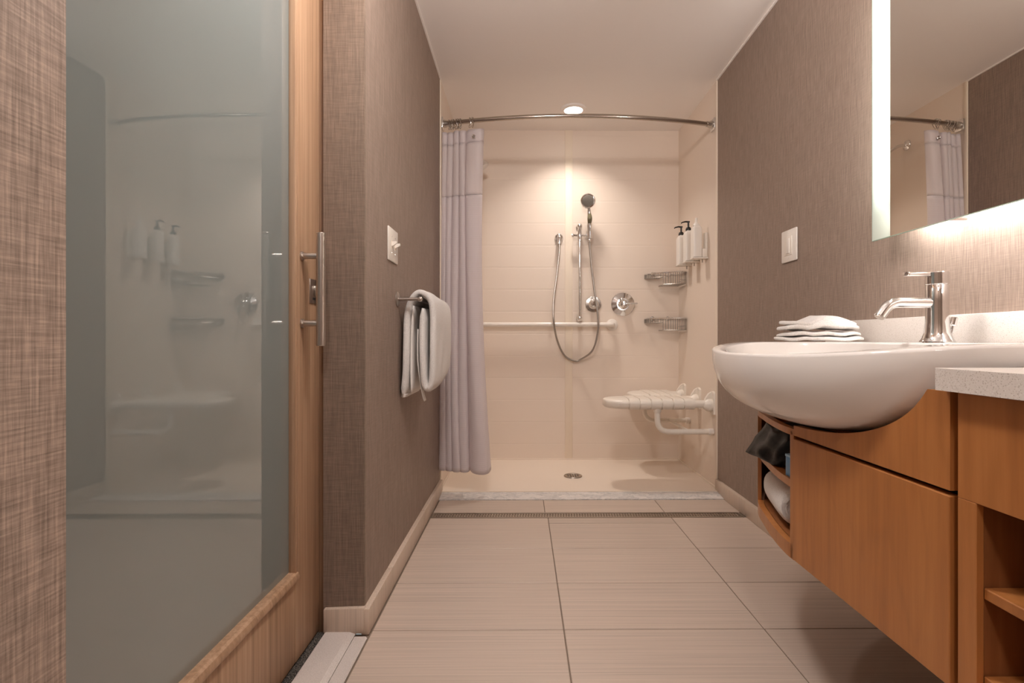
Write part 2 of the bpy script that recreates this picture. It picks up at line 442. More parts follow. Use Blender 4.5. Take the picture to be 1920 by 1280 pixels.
obj('glazing_bead', bx(B(), XD-.019, XD+.001, ST-.004, ST+.012, .24, 1.98, .003), M_oak, d1)
obj('glazing_bead', bx(B(), XD-.019, XD+.004, .49, .51, .24, 1.98, .003), M_oak, d1)
ph = thing('pull_handle', (XD, 1.50, .92)); ph.parent = d1; ph.location = (0, .50, .91)
WLOC[ph] = Vector((XD, 1.50, .92))
HY = 1.4385; HXc = XD+.053
obj('grip_bar', lathe(B(), [(.0, 0), (.011, 0), (.0125, .002), (.0125, .310), (.011, .312), (0, .312)], (HXc, HY, .862), (0, 0, 1), 24), M_nickel, ph)
for z in (.924, 1.110):
    obj('standoff', lathe(B(), [(.0125, 0), (.0125, .004), (.0085, .007), (.0085, .046)], (XD, HY, z), (1, 0, 0), 18), M_nickel, ph)
lk = bx(B(), XD-.001, XD+.003, 1.489, 1.545, .984, 1.054, .001)
lo = obj('lock_plate', lk, M_nickel, d1)
obj('thumb_turn', bx(B(), XD+.002, XD+.012, 1.512, 1.520, 1.006, 1.036, .002), M_chrome_d, lo)
obj('latch_slot', bx(B(), XD+.002, XD+.0035, 1.506, 1.526, .994, 1.001), M_dark, lo, False)
fin(obj('trim_3', bx(B(), -.67, -.597, YJ+.006, YJ+.03, .0, 2.14, .001), M_oak_d, None), 'narrow dark wood jamb strip between sliding door and wall end', kind='structure')
th = thing('door_threshold', (-.52, 1.05, 0), 'pale stone threshold in two strips along the foot of the sliding door', 'threshold')
ts = B(); prism(ts, [(-.588, 0), (-.588, .008), (-.585, .0115), (-.513, .0115), (-.497, .005), (-.497, 0)], YN, YJ-.008, 'Y'); obj('stone_strip', ts, M_marble_lt, th, True, 20)
ts = B(); prism(ts, [(-.495, 0), (-.495, .006), (-.493, .0075), (-.462, .0075), (-.457, .003), (-.457, 0)], YN, YJ-.03, 'Y'); obj('stone_strip', ts, M_marble_lt, th, True, 20)
obj('floor_under_door', bx(B(), -1.3, -.40, YN-.3, YJ, -.06, -.004), M_grout, fl, False)
obj('carpet_edge', bx(B(), -.95, -.589, YN-.3, YJ, -.006, .004), M_carpet, fl, False)

# ------------------------------------------------------------------ shower floor
sp = thing('shower_pan', (.32, 3.35, 0), 'cream moulded shower floor with a round drain, under the folding seat', 'shower pan')
pb = B(); gridm(pb, lambda u, v: (XL+.003+u*(XR-XL-.006), YS-.045+v*(YB-YS+.047), .019-.010*max(0, 1-(((u-.5)/.5)**2+((v-.5)/.5)**2)**.5)), 40, 24)
obj('pan_floor', pb, M_pan, sp)
obj('front_lip', bx(B(), XL+.004, XR-.004, YS-.047, YS-.040, .002, .0215, .002), M_trimc, sp)
for a in ((XL+.003, XL+.010, YS, YB, .01, .03), (XR-.010, XR-.003, YS, YB, .01, .03), (XL+.01, XR-.01, YB-.008, YB, .01, .03)):
    obj('cove', bx(B(), *a, .003), M_pan, sp)
fd = thing('round_drain', (.32, 3.30, .009), 'small round metal drain in the cream shower floor', 'drain')
dr = lathe(B(), [(0, .002), (.044, .002), (.046, .004), (.056, .0045), (.058, .0), ], (.32, 3.30, .0125), (0, 0, 1), 32); obj('rim', dr, M_steel, fd)
for i in range(-2, 3):
    for j in range(-2, 3):
        if i*i+j*j <= 5: obj('drain_hole', lathe(B(), [(0, .0005), (.0045, .0005), (.0045, 0)], (.32+i*.0155, 3.30+j*.0155, .0143), (0, 0, 1), 8), M_dark, fd, False)
ms = B(); prism(ms, [(2.846, -.02), (2.846, .004), (2.85, .006), (2.94, .017), (2.94, -.02)], XL+.018, XR-.018, 'X')
fin(obj('marble_sill', ms, M_marble), 'grey veined marble sill across the shower entrance', 'sill')
ld = thing('linear_drain', (.32, 2.6, 0), 'long narrow steel floor drain with square holes before the marble sill', 'drain')
obj('channel', bx(B(), -.455, 1.10, D0+.002, D1-.002, -.03, -.0045), M_dark, ld, False)
fr = B(); x0, x1 = -.452, 1.098
for a in ((x0, x1, D0+.002, D0+.010), (x0, x1, D1-.010, D1-.002), (x0, x0+.010, D0+.010, D1-.010), (x1-.010, x1, D0+.010, D1-.010)): bx(fr, *a, -.006, .0005)
obj('frame', fr, M_steel, ld, False)
# grate: a plate pierced by two staggered rows of square holes, joined bars
gr = B(); y0, y1 = D0+.012, D1-.012; xa, xb = x0+.012, x1-.012
hw = (y1-y0)
for a, b in ((0, .12), (.44, .56), (.88, 1)): bx(gr, xa, xb, y0+hw*a, y0+hw*b, -.004, -.0005)
x = xa
while x < xb-.004:
    bx(gr, x, min(x+.0055, xb), y0, y0+hw*.47, -.004, -.0006); bx(gr, min(x+.002, xb-.001), min(x+.0075, xb), y0+hw*.53, y1, -.004, -.0006); x += .0135
g = fin(obj('grate', gr, M_steel, ld, False), kind='stuff')

# ------------------------------------------------------------------ ceiling lights
def ceiling_light(x, y, label):
    t = thing('ceiling_light', (x, y, CEIL-.012), label, 'ceiling light', 'recessed downlights')
    obj('trim_ring', lathe(B(), [(.060, -.001), (.082, .002), (.086, .008), (.086, .0125), (.060, .0125)], (x, y, CEIL-.012), (0, 0, 1), 40, cap=False), M_ceil, t)
    obj('lens', lathe(B(), [(0, 0), (.060, .0), (.060, .006), (0, .006)], (x, y, CEIL-.010), (0, 0, 1), 40), M_lens, t)
ceiling_light(LAMPS[0][0], LAMPS[0][1], 'round recessed light in the ceiling over the shower')
for (x, y, p, c), lab in zip(DOMES, ('added unseen opal dome light on the ceiling between door and vanity', 'added unseen opal dome light on the ceiling at the room end')):  # out-of-view fixtures added round the dome lamps
    t = thing('added_dome_light', (x, y, CEIL-.19), lab, 'ceiling light', 'added opal dome lights')
    obj('stem', lathe(B(), [(.06, .19), (.06, .175), (.012, .170), (.012, .026)], (x, y, CEIL-.19), (0, 0, 1), 24), M_nickel, t)
    obj('base_ring', lathe(B(), [(.118, 0), (.125, .002), (.13, .010), (.12, .020), (.012, .026)], (x, y, CEIL-.19), (0, 0, 1), 36, cap=False), M_nickel, t)
    obj('opal_dome', lathe(B(), [(0, -.045), (.05, -.041), (.085, -.030), (.105, -.014), (.112, 0)], (x, y, CEIL-.19), (0, 0, 1), 36, cap=False), M_opal, t)

# ------------------------------------------------------------------ curtain rod, rings, curtain
def rod_y(x): return 3.03-.115*(1-((x-.324)/.795)**2)
RZ = 2.134
cr = thing('curtain_rod', (.32, 3.0, RZ), 'bowed steel shower curtain rod spanning the shower mouth', 'curtain rod')
rp = [(x, rod_y(x), RZ) for x in [XL+.004+(XR-XL-.008)*i/40 for i in range(41)]]
obj('bar', tube(B(), rp, .0125, 16), M_rod, cr)
for x, s in ((XL+.003, 1), (XR-.003, -1)):
    f = obj('wall_flange', bx(B(), x, x+s*.012, rod_y(x)-.032, rod_y(x)+.032, RZ-.032, RZ+.032, .004), M_chrome, cr)
    obj('collar', lathe(B(), [(.022, 0), (.022, .012), (.017, .026), (.017, .040)], (x+s*.010, rod_y(x), RZ), (s, -.28, 0), 20), M_chrome_d, f)
CX0 = -.468
FOLDS = [0, .12, .25, .42, .60, 1.0]
def curt(s, t):
    """s across the cloth 0..1, t height 0 (hem) .. 1 (header)"""
    flare = (1-t)
    xe = -.222+.044*flare**1.6-.022*math.sin(PI*t)
    x0 = CX0-.004*flare
    k = max(i for i in range(len(FOLDS)-1) if FOLDS[i] <= s+1e-9)
    q = (s-FOLDS[k])/(FOLDS[k+1]-FOLDS[k]); wd = FOLDS[k+1]-FOLDS[k]
    lobe = max(0, math.sin(PI*q))**.75
    A = (.030+.035*flare**.6)*(.65+1.5*wd)
    x = x0+(xe-x0)*s - .012*math.sin(2*PI*q)*(.4+.6*flare) + .005*math.sin(6*t+9*s)*(s*(1-s)*4)
    y = rod_y(min(max(x, -.46), 1))+.022 -.060*flare**1.1 - A*lobe + .005*math.sin(5*t+13*s)
    z = .150+t*(RZ-.048-.150) - .012*(1-t)*lobe - .006*t*abs(math.sin(3*PI*s))
    return x, y, z
cu = thing('shower_curtain', (-.35, 2.95, .15), 'lavender-white shower curtain bunched at the left wall, waffle cloth below a sheer band', 'shower curtain')
def curtain_piece(name, t0, t1, m, nv, off=0):
    bm = B(); gridm(bm, lambda s, v: tuple(a+b for a, b in zip(curt(s, t0+(t1-t0)*v), (0, -off, 0))), 150, nv, uv=True)
    o = obj(name, bm, m, cu, True, 180)
    so = o.modifiers.new('thickness', 'SOLIDIFY'); so.thickness = .0016; so.offset = 0
    return o
curtain_piece('waffle_panel', 0, .805, M_waffle, 60)
curtain_piece('sheer_panel', .803, .962, M_sheer, 16)
curtain_piece('header_band', .960, 1, M_hem, 4)
ring_x = [-.424, -.412, -.400, -.383, -.372, -.358, -.302, -.286]
order = ['first', 'second', 'third', 'fourth', 'fifth', 'sixth', 'seventh', 'eighth']
for i, x in enumerate(ring_x):
    y = rod_y(x); tl = random.uniform(-.35, .35)
    pts = [(x+math.sin(tl)*.027*math.cos(a)*.4+.006*math.sin(a*2), y+.021*math.cos(a), RZ-.010+.028*math.sin(a)) for a in [2*PI*k/20 for k in range(20)]]
    o = thing('curtain_ring', (x, y, RZ-.04), 'wire curtain ring on the rod, %s from the left wall' % order[i], 'curtain ring', 'curtain rings on the rod')
    obj('ring_wire', tube(B(), pts, .0023, 6, closed=True), M_chrome_d, o)
    obj('roller_bead', lathe(B(), [(0, -.003), (.004, -.002), (.004, .002), (0, .003)], (x, y, RZ+.0165), (1, 0, 0), 8), M_chrome_d, o)
gx, gy, gz = curt(.78, .975)
gr2 = [(gx+.008*math.cos(a), gy-.012, gz+.008*math.sin(a)) for a in [2*PI*k/16 for k in range(16)]]
obj('grommet', tube(B(), gr2, .003, 8, closed=True), M_chrome_d, cu)

# ------------------------------------------------------------------ shower fittings on the back wall
gb = thing('grab_bar', (.0, YB, .985), 'long white grab bar across the cream back wall, below the hand shower', 'grab bar')
GZ = .984; GY = YB-.058
obj('rail', tube(B(), arc_path([(-.47, GY, GZ), (.640, GY, GZ), (.640, YB-.004, GZ)], .030, 8), .0165, 18), M_bar, gb)
obj('flange', lathe(B(), [(.0, .0), (.042, 0), (.042, .006), (.034, .012), (.018, .013)], (.640, YB, GZ), (0, -1, 0), 28), M_bar, gb)
# slide bar
SX = .402; SYc = YB-.060
sb = thing('slide_bar', (SX, YB, .98), 'upright chrome slide bar with ball ends on the back wall, holding the hand shower', 'slide bar')
obj('bar', tube(B(), [(SX, SYc, 1.030), (SX, SYc, 1.665)], .0095, 16), M_chrome, sb)
for z in (1.026, 1.678):
    b = lathe(B(), [(0, -.022)]+[(.020*math.cos(a), .020*math.sin(a)) for a in [PI*(-.4+.8*k/8) for k in range(9)]]+[(0, .021)], (SX, SYc, z), (0, -1, 0), 20)
    o = obj('ball_end', b, M_chrome, sb)
    obj('wall_post', lathe(B(), [(.020, 0), (.020, .004), (.011, .010), (.011, .045)], (SX, YB, z), (0, -1, 0), 18), M_chrome, o)
sl = obj('slider', lathe(B(), [(.011, -.045), (.015, -.040), (.015, -.02), (.019, 0), (.015, .02), (.013, .035), (.011, .045)], (SX, SYc, 1.612), (0, 0, 1), 20), M_chrome, sb)
obj('cross_arm', tube(B(), [(SX-.056, SYc-.004, 1.612), (SX-.045, SYc-.004, 1.612), (SX-.035, SYc-.004, 1.612), (SX+.04, SYc-.01, 1.612), (SX+.047, SYc-.018, 1.612)], [.012, .013, .008, .007, .008], 14), M_chrome, sl)
obj('cradle', lathe(B(), [(.0165, .026), (.0155, -.026), (.0185, -.026), (.0205, .026), (.0165, .026)], (SX+.066, SYc-.027, 1.612), (0, -.08, 1), 18, cap=False), M_chrome, sl)
# hand shower: head tilted down to the room, tapering handle, grip plate, hose
hs = thing('hand_shower', (SX+.066, SYc-.026, 1.60), 'chrome hand shower with round grey spray face and metal hose hanging in a loop', 'hand shower')
hx = SX+.066
hp = catmull([(hx, SYc-.026, 1.585), (hx, SYc-.030, 1.64), (hx-.002, SYc-.036, 1.71), (hx-.006, SYc-.046, 1.775), (hx-.012, SYc-.060, 1.815)], 5)
k = len(hp); hr = [.010+.0075*math.sin(PI*min(1, i/(k-1)*1.15))**1.2 for i in range(k)]
obj('handle', tube(B(), hp, hr, 18), M_chrome, hs)
gp = B(); gridm(gp, lambda u, v: (hx-.0015+.0165*math.sin(PI*v)**.6*math.cos(2*PI*u), SYc-.048-.006*(1-abs(2*v-1))+.010*math.sin(2*PI*u)*math.sin(PI*v)-.012*(v-.5), 1.672+.092*v), 20, 14, closed_u=True)
obj('grip_plate', gp, M_grip, hs)
hc = Vector((hx-.016, SYc-.066, 1.838)); hd = Vector((-.05, -.93, -.30)).normalized()
obj('spray_head', lathe(B(), [(0, -.040), (.022, -.036), (.040, -.022), (.050, -.004), (.051, .006), (.046, .012), (.040, .013)], hc, hd, 32), M_chrome, hs)
sf = obj('spray_face', lathe(B(), [(.041, .011), (.040, .0145), (.030, .0165), (.015, .0175), (0, .0178)], hc, hd, 32, cap=False), M_nozzle, hs)
nz = B(); a, b = frame_of(hd)
for rr, nn in ((.012, 6), (.022, 11), (.031, 16), (.0375, 20)):
    for i in range(nn):
        t = 2*PI*i/nn; lathe(nz, [(.0016, 0), (.0013, .004), (0, .0045)], hc+hd*.0148+(a*math.cos(t)+b*math.sin(t))*rr, hd, 6)
fin(obj('nozzles', nz, M_chrome_d, sf, True), kind='stuff')
OX = .259
hose = catmull([(hx, SYc-.026, 1.60), (hx+.002, SYc-.022, 1.55), (hx+.012, SYc-.02, 1.42), (hx+.034, SYc-.028, 1.22), (hx+.058, SYc-.034, 1.04), (hx+.056, SYc-.03, .92),
                (hx+.020, SYc-.02, .80), (hx-.060, YB-.03, .735), (hx-.100, YB-.028, .728), (hx-.170, YB-.03, .765), (hx-.222, YB-.045, .87), (hx-.250, GY-.030, 1.0), (hx-.252, YB-.075, 1.14), (hx-.228, YB-.06, 1.33), (OX, YB-.052, 1.50), (OX, YB-.050, 1.56)], 10)
obj('hose', tube(B(), hose, .0066, 10), M_hose, hs)
obj('hose_nut', lathe(B(), [(.009, 0), (.010, .012), (.010, .03), (.008, .034)], (hx, SYc-.026, 1.562), (0, 0, 1), 14), M_chrome, hs)
wo = thing('wall_outlet', (OX, YB, 1.6), 'chrome hose outlet elbow on a round plate, left of the slide bar', 'hose outlet')
obj('escutcheon', lathe(B(), [(.030, 0), (.030, .005), (.026, .014), (.016, .020), (0, .022)], (OX, YB, 1.607), (0, -1, 0), 24), M_chrome, wo)
obj('elbow', tube(B(), arc_path([(OX, YB-.012, 1.607), (OX, YB-.050, 1.607), (OX, YB-.050, 1.555)], .02, 6), .0125, 16), M_chrome, wo)
def valve(name, label, x, z, r, lever):
    t = thing(name, (x, YB, z), label, 'shower valve')
    obj('escutcheon', lathe(B(), [(r, 0), (r*.99, .004), (r*.94, .007), (r*.55, .010), (r*.52, .012), (0, .012)], (x, YB, z), (0, -1, 0), 40), M_chrome if lever else M_chrome_d, t)
    if lever:
        obj('hub', lathe(B(), [(.036, 0), (.034, .012), (.026, .020), (.025, .045), (.018, .052), (0, .053)], (x, YB-.010, z), (0, -1, 0), 28), M_chrome, t)
        obj('lever', tube(B(), [(x+.004, YB-.052, z), (x+.03, YB-.056, z+.001), (x+.07, YB-.060, z+.002), (x+.092, YB-.062, z+.002)], [.011, .0075, .006, .0065], 14), M_chrome, t)
        obj('stop_knob', lathe(B(), [(.013, 0), (.013, .014), (.009, .018), (0, .019)], (x-.012, YB-.010, z+.034), (0, -1, 0), 16), M_chrome_d, t)
    else:
        obj('knob', lathe(B(), [(.034, 0), (.036, .010), (.030, .022), (.024, .028), (.023, .05), (.018, .056), (0, .058)], (x, YB-.008, z), (0, -1, 0), 28), M_chrome, t)
valve('diverter_valve', 'small round chrome valve knob behind the hose, left of the lever valve', .506, 1.131, .058, False)
valve('mixer_valve', 'large round chrome valve plate with a lever pointing right', .718, 1.131, .084, True)

# ------------------------------------------------------------------ wire corner baskets
def basket(zr, label):
    t = thing('corner_basket', (1.0, 3.66, zr-.085), label, 'shower basket', 'wire baskets in the shower corner')
    P0 = Vector((.872, YB-.012, zr)); P1 = Vector((XR-.012, 3.525, zr))
    front = bez([P0, P0+Vector((.0, -.045, 0)), Vector((.965, 3.60, zr)), Vector((1.03, 3.53, zr)), Vector((1.09, 3.515, zr)), P1], 40)
    def at(f): i = f*40; k = min(int(i), 39); return front[k].lerp(front[k+1], i-k)
    corner = Vector((XR-.012, YB-.012, zr))
    loop = front+[P1.lerp(corner, .5), corner, corner.lerp(P0, .5)]
    obj('rim', tube(B(), loop, .0048, 8, closed=True), M_chrome, t)
    dn = Vector((0, 0, -1))
    wr = B(); fs = .44
    tube(wr, [at(f)+dn*.030 for f in [fs*i/14 for i in range(15)]]+[Vector((at(fs).x, YB-.014, zr-.030)), Vector((P0.x, YB-.014, zr-.030))], .0022, 6, closed=True)
    for i in range(9):
        p = at(fs*(i+.2)/9); tube(wr, [p, p+dn*.030, Vector((p.x, YB-.014, zr-.030)), Vector((p.x, YB-.014, zr))], .002, 6)
    obj('shallow_tray', wr, M_hose, t)
    wr = B()
    base = [at(fs+(1-fs)*i/20) for i in range(21)]
    for d in (.082,): tube(wr, [p+dn*d for p in base]+[corner+dn*d, Vector((base[0].x, YB-.014, zr-d))], .0022, 6, closed=True)
    tube(wr, [p+dn*.055 for p in base[12:]]+[corner+dn*.055], .0018, 6)
    for i in range(13):
        p = at(fs+(1-fs)*i/12); tube(wr, [p, p+dn*.082, Vector((p.x, YB-.014, zr-.082))], .0021, 6)
    obj('deep_tray', wr, M_hose, t)
    for x in (.93, 1.04): obj('wall_lug', lathe(B(), [(.016, 0), (.016, .006), (.010, .010), (0, .011)], (x, YB, zr+.002), (0, -1, 0), 16), M_chrome, t)
basket(1.342, 'upper chrome wire basket in the shower corner, below the soap bottles')
basket(1.026, 'lower chrome wire basket in the shower corner, above the folding seat')

# ------------------------------------------------------------------ soap bottles on the right shower wall
def bottle(y, z0, label, blackpump):
    t = thing('soap_bottle', (1.062, y, z0), label, 'soap bottle', 'soap bottles on the shower wall')
    x0, x1, hw = 1.030, 1.084, .034
    b = B(); hh = .195
    lv = [(0, 1), (.004, 1.0), (hh-.03, 1.0), (hh-.018, .93), (hh-.006, .70), (hh, .42)]
    cx = (x0+x1)/2
    def f(u, v):
        i = v*(len(lv)-1); k = min(int(i), len(lv)-2); q = i-k
        h = lv[k][0]*(1-q)+lv[k+1][0]*q; s = lv[k][1]*(1-q)+lv[k+1][1]*q
        c, sn = math.cos(2*PI*u), math.sin(2*PI*u)
        return (cx+math.copysign(abs(c)**.35, c)*(x1-x0)/2*s, y+math.copysign(abs(sn)**.35, sn)*hw*s, z0+h)
    vs = gridm(b, f, 32, 5, closed_u=True); b.faces.new(vs[0][::-1]); b.faces.new(vs[-1])
    obj('bottle_body', b, M_white, t, True, 40)
    zt = z0+hh
    if blackpump:
        pm = lathe(B(), [(.017, 0), (.018, .010), (.013, .022), (.006, .026), (.0055, .052), (.009, .054), (.009, .062), (0, .063)], (cx, y, zt-.002), (0, 0, 1), 18)
        tube(pm, [(cx+.006, y, zt+.056), (cx-.02, y, zt+.057), (cx-.040, y, zt+.052), (cx-.046, y, zt+.046)], [.006, .005, .004, .0035], 8)
        obj('pump', pm, M_black, t)
    else:
        obj('cap', lathe(B(), [(.020, 0), (.016, .012), (.009, .020), (.007, .048), (0, .049)], (cx, y, zt-.002), (0, 0, 1), 18), M_white, t)
    br = bx(B(), XR-.018, XR-.003, y-.020, y+.020, z0-.004, z0+.150, .003)
    bx(br, x0-.003, XR-.003, y-.030, y+.030, z0-.010, z0-.001, .002)
    bx(br, x1+.001, XR-.01, y-.030, y+.030, z0+.0, z0+.05, .002)
    br_o = obj('bracket', br, M_plate, t)
    obj('lock_pin', lathe(B(), [(.004, 0), (.004, .02), (0, .022)], (x1+.01, y, z0-.03), (0, 0, 1), 10), M_steel, br_o)
bottle(3.155, 1.378, 'white soap bottle with a white cap on the shower wall, nearest of three', False)
bottle(3.305, 1.378, 'white soap bottle with black pump between the two others', True)
bottle(3.455, 1.378, 'white soap bottle with black pump closest to the shower corner', True)

# ------------------------------------------------------------------ fixed shower head on the left wall
sh = thing('overhead_shower', (-.30, 3.455, 2.05), 'fixed chrome shower head on a bent arm, behind the curtain on the left wall', 'shower head')
obj('arm', tube(B(), catmull([(XL+.003, 3.455, 2.178), (XL+.06, 3.455, 2.170), (XL+.12, 3.455, 2.135), (-.31, 3.455, 2.085)], 6), .0105, 14), M_chrome, sh)
obj('flange', lathe(B(), [(.034, 0), (.033, .005), (.020, .012), (.012, .014)], (XL+.003, 3.455, 2.178), (1, 0, 0), 24), M_chrome, sh)
obj('head', lathe(B(), [(.012, -.035), (.014, -.015), (.018, 0), (.040, .030), (.047, .048), (.045, .058), (0, .060)], (-.295, 3.455, 2.068), (.55, 0, -.83), 28), M_chrome, sh)

# ------------------------------------------------------------------ folding seat
fs = thing('folding_seat', (.85, 3.3, .33), 'white slatted folding shower seat with an L outline on the right shower wall', 'shower seat')
SZ = .532; RR = .0315
front_y, mid_y, rear_y = 3.035, 3.285, 3.585
def slat_section(ya, yb, x0, x1, name, endcap):
    """rounded slat: wraps the rails at both ends, flat between"""
    sec = []
    for k in range(9): a = PI/2+PI*k/8; sec.append((ya+RR*math.cos(a), SZ-RR+RR*math.sin(a)))
    sec += [(ya+RR*.6, SZ-RR*1.75), (ya+.05, SZ-.022), (yb-.05, SZ-.022), (yb-RR*.6, SZ-RR*1.75)]
    for k in range(9): a = -PI/2+PI*k/8; sec.append((yb+RR*math.cos(a), SZ-RR+RR*math.sin(a)))
    b = B(); prism(b, sec, x0, x1, 'X')
    if endcap:
        for v in b.verts:
            if v.co.x < x0+.001:
                pass
    bmesh.ops.bevel(b, geom=[e for e in b.edges if abs(e.verts[0].co.x-e.verts[1].co.x) < 1e-6], offset=.0025, segments=2, affect='EDGES')
    return obj(name, b, M_seat, fs, True, 40)
def end_slat(ya, yb, x0, x1):
    """rounded nose at the free end"""
    b = B(); yc = (ya+yb)/2; hy = (yb-ya)/2+RR
    def f(u, v):
        a = 2*PI*v; t = u*PI/2
        sx = (x1-x0)*math.sin(t)**.8
        k = 1-.0
        c, s = math.cos(a), math.sin(a)
        shrink = math.cos(t)**.55 if u < 1 else 0.0
        yy = yc+hy*(1 if c > 0 else -1)*abs(c)**.45*max(shrink, .0)*(1-.25*u)
        zz = SZ-RR+RR*(1 if s > 0 else -1)*abs(s)**.7*max(shrink, .0)**.6
        return (x1-sx, yy, zz)
    vs = [[b.verts.new(f(i/10, j/36)) for j in range(36)] for i in range(10)]
    tip = b.verts.new(f(1, 0))
    for i in range(9):
        for j in range(36): b.faces.new((vs[i][j], vs[i][(j+1) % 36], vs[i+1][(j+1) % 36], vs[i+1][j]))
    for j in range(36): b.faces.new((vs[9][j], vs[9][(j+1) % 36], tip))
    b.faces.new(vs[0][::-1])
    return obj('end_slat', b, M_seat, fs, True, 50)
xs = [.618+.0645*k for k in range(7)]
for a, b in zip(xs, xs[1:]): slat_section(front_y, mid_y-.07, a+.0016, b-.0016, 'slat', False)
end_slat(front_y, mid_y-.07, .485, xs[0]-.0016)
xr = [.805+.0645*k for k in range(4)]
for a, b in zip(xr, xr[1:]): slat_section(mid_y, rear_y, a+.0016, b-.0016, 'slat', False)
end_slat(mid_y, rear_y, .70, xr[0]-.0016)
for y, x0 in ((front_y, .56), (mid_y, .74), (rear_y, .76)):
    obj('rail', tube(B(), [(x0, y, SZ-RR), (1.075, y, SZ-RR)], .0225, 18), M_seat, fs)
    h = obj('hinge', lathe(B(), [(.022, -.056), (.024, -.05), (.036, -.036), (.040, -.018), (.036, 0)], (XR-.012, y, SZ-RR-.004), (1, 0, 0), 24), M_seat, fs)
    pl = B(); pg = [(y-.036, SZ-.088), (y+.036, SZ-.088), (y+.036, SZ+.028)]+[(y+.036*math.cos(PI*k/10), SZ+.028+.016*math.sin(PI*k/10)) for k in range(1, 10)]+[(y-.036, SZ+.028)]
    prism(pl, pg, XR-.018, XR-.003, 'X'); obj('wall_plate', pl, M_seat, h, True, 30)
    lug = B(); prism(lug, [(XR-.018, SZ+.040), (XR-.018, SZ-.03), (XR-.065, SZ-.03), (XR-.055, SZ+.0), (XR-.035, SZ+.03)], y-.012, y+.012, 'Y'); obj('hinge_lug', lug, M_seat, h, True, 30)
for y, x in ((front_y+.005, .790), (3.47, .815)):
    obj('support_leg', tube(B(), arc_path([(x, y, SZ-.05), (x, y, .338), (XR-.030, y, .338)], .075, 8), .0165 if y < 3.2 else .0145, 16), M_seat, fs)
    obj('socket', lathe(B(), [(.024, 0), (.022, -.022), (.0175, -.028)], (x, y, SZ-.055), (0, 0, 1), 18), M_seat, fs)
    obj('foot_cap', lathe(B(), [(.0195, 0), (.0195, .026), (.017, .030)], (XR-.034, y, .338), (1, 0, 0), 18), M_white, fs)
obj('cross_tube', tube(B(), [(.98, front_y, .338), (.98, 3.47, .338)], .009, 12), M_seat, fs)

# ------------------------------------------------------------------ wall switches
def plate_left():
    t = thing('light_switch', (XL, 1.89, 1.22), 'white double toggle switch plate on the left wall above the towel bar', 'light switch')
    obj('cover_plate', bx(B(), XL, XL+.006, 1.824, 1.958, 1.160, 1.280, .003), M_plate, t)
    for y in (1.867, 1.915):
        tg = B(); prism(tg, [(XL+.004, 1.212), (XL+.024, 1.224), (XL+.024, 1.232), (XL+.004, 1.230)], y-.0045, y+.0045, 'Y'); o = obj('toggle', tg, M_plate, t, False)
        obj('toggle_slot', bx(B(), XL+.0055, XL+.0066, y-.006, y+.006, 1.206, 1.234), M_trimc, o, False)
        for z in (1.190, 1.250): obj('screw', lathe(B(), [(.003, 0), (.0025, .0012), (0, .0014)], (XL+.0058, y, z), (1, 0, 0), 8), M_steel, t)
plate_left()
def plate_right():
    t = thing('light_switch', (XR, 2.17, 1.27), 'white rocker switch plate on the right wall beside the lit mirror', 'light switch')
    obj('cover_plate', bx(B(), XR-.008, XR, 2.108, 2.232, 1.205, 1.340, .005), M_white, t)
    r = obj('rocker_frame', bx(B(), XR-.010, XR-.006, 2.142, 2.205, 1.232, 1.312, .002), M_plate, t)
    obj('rocker', bx(B(), XR-.0125, XR-.008, 2.158, 2.184, 1.240, 1.304, .0015), M_white, r)
    for z in (1.219, 1.327): obj('screw', lathe(B(), [(.003, 0), (.0025, .0012), (0, .0014)], (XR-.0078, 2.172, z), (-1, 0, 0), 8), M_white, t)
plate_right()

# ------------------------------------------------------------------ towel bar and bath towel
BXX = XL+.082; BZ = 1.032
tb = thing('towel_bar', (XL, 1.97, BZ), 'slim brushed metal towel bar on the left wall holding the bath towel', 'towel bar')
obj('rail', tube(B(), [(BXX, 1.965, BZ), (BXX, 2.50, BZ)], .0075, 14), M_nickel, tb)
for y in (1.970, 2.490):
    p = obj('post', tube(B(), [(XL+.002, y, BZ), (BXX+.010, y, BZ)], .0065, 14), M_nickel, tb)
    obj('wall_disc', lathe(B(), [(.028, 0), (.028, .003), (.024, .005), (0, .006)], (XL, y, BZ), (1, 0, 0), 24), M_nickel, p)
    obj('end_ball', lathe(B(), [(0, -.011), (.007, -.009), (.0105, 0), (.007, .009), (0, .011)], (BXX+.004, y, BZ), (0, 1, 0), 16), M_nickel, p)
tw = thing('bath_towel', (BXX, 2.22, BZ), 'thick white bath towel folded over the towel bar', 'towel')
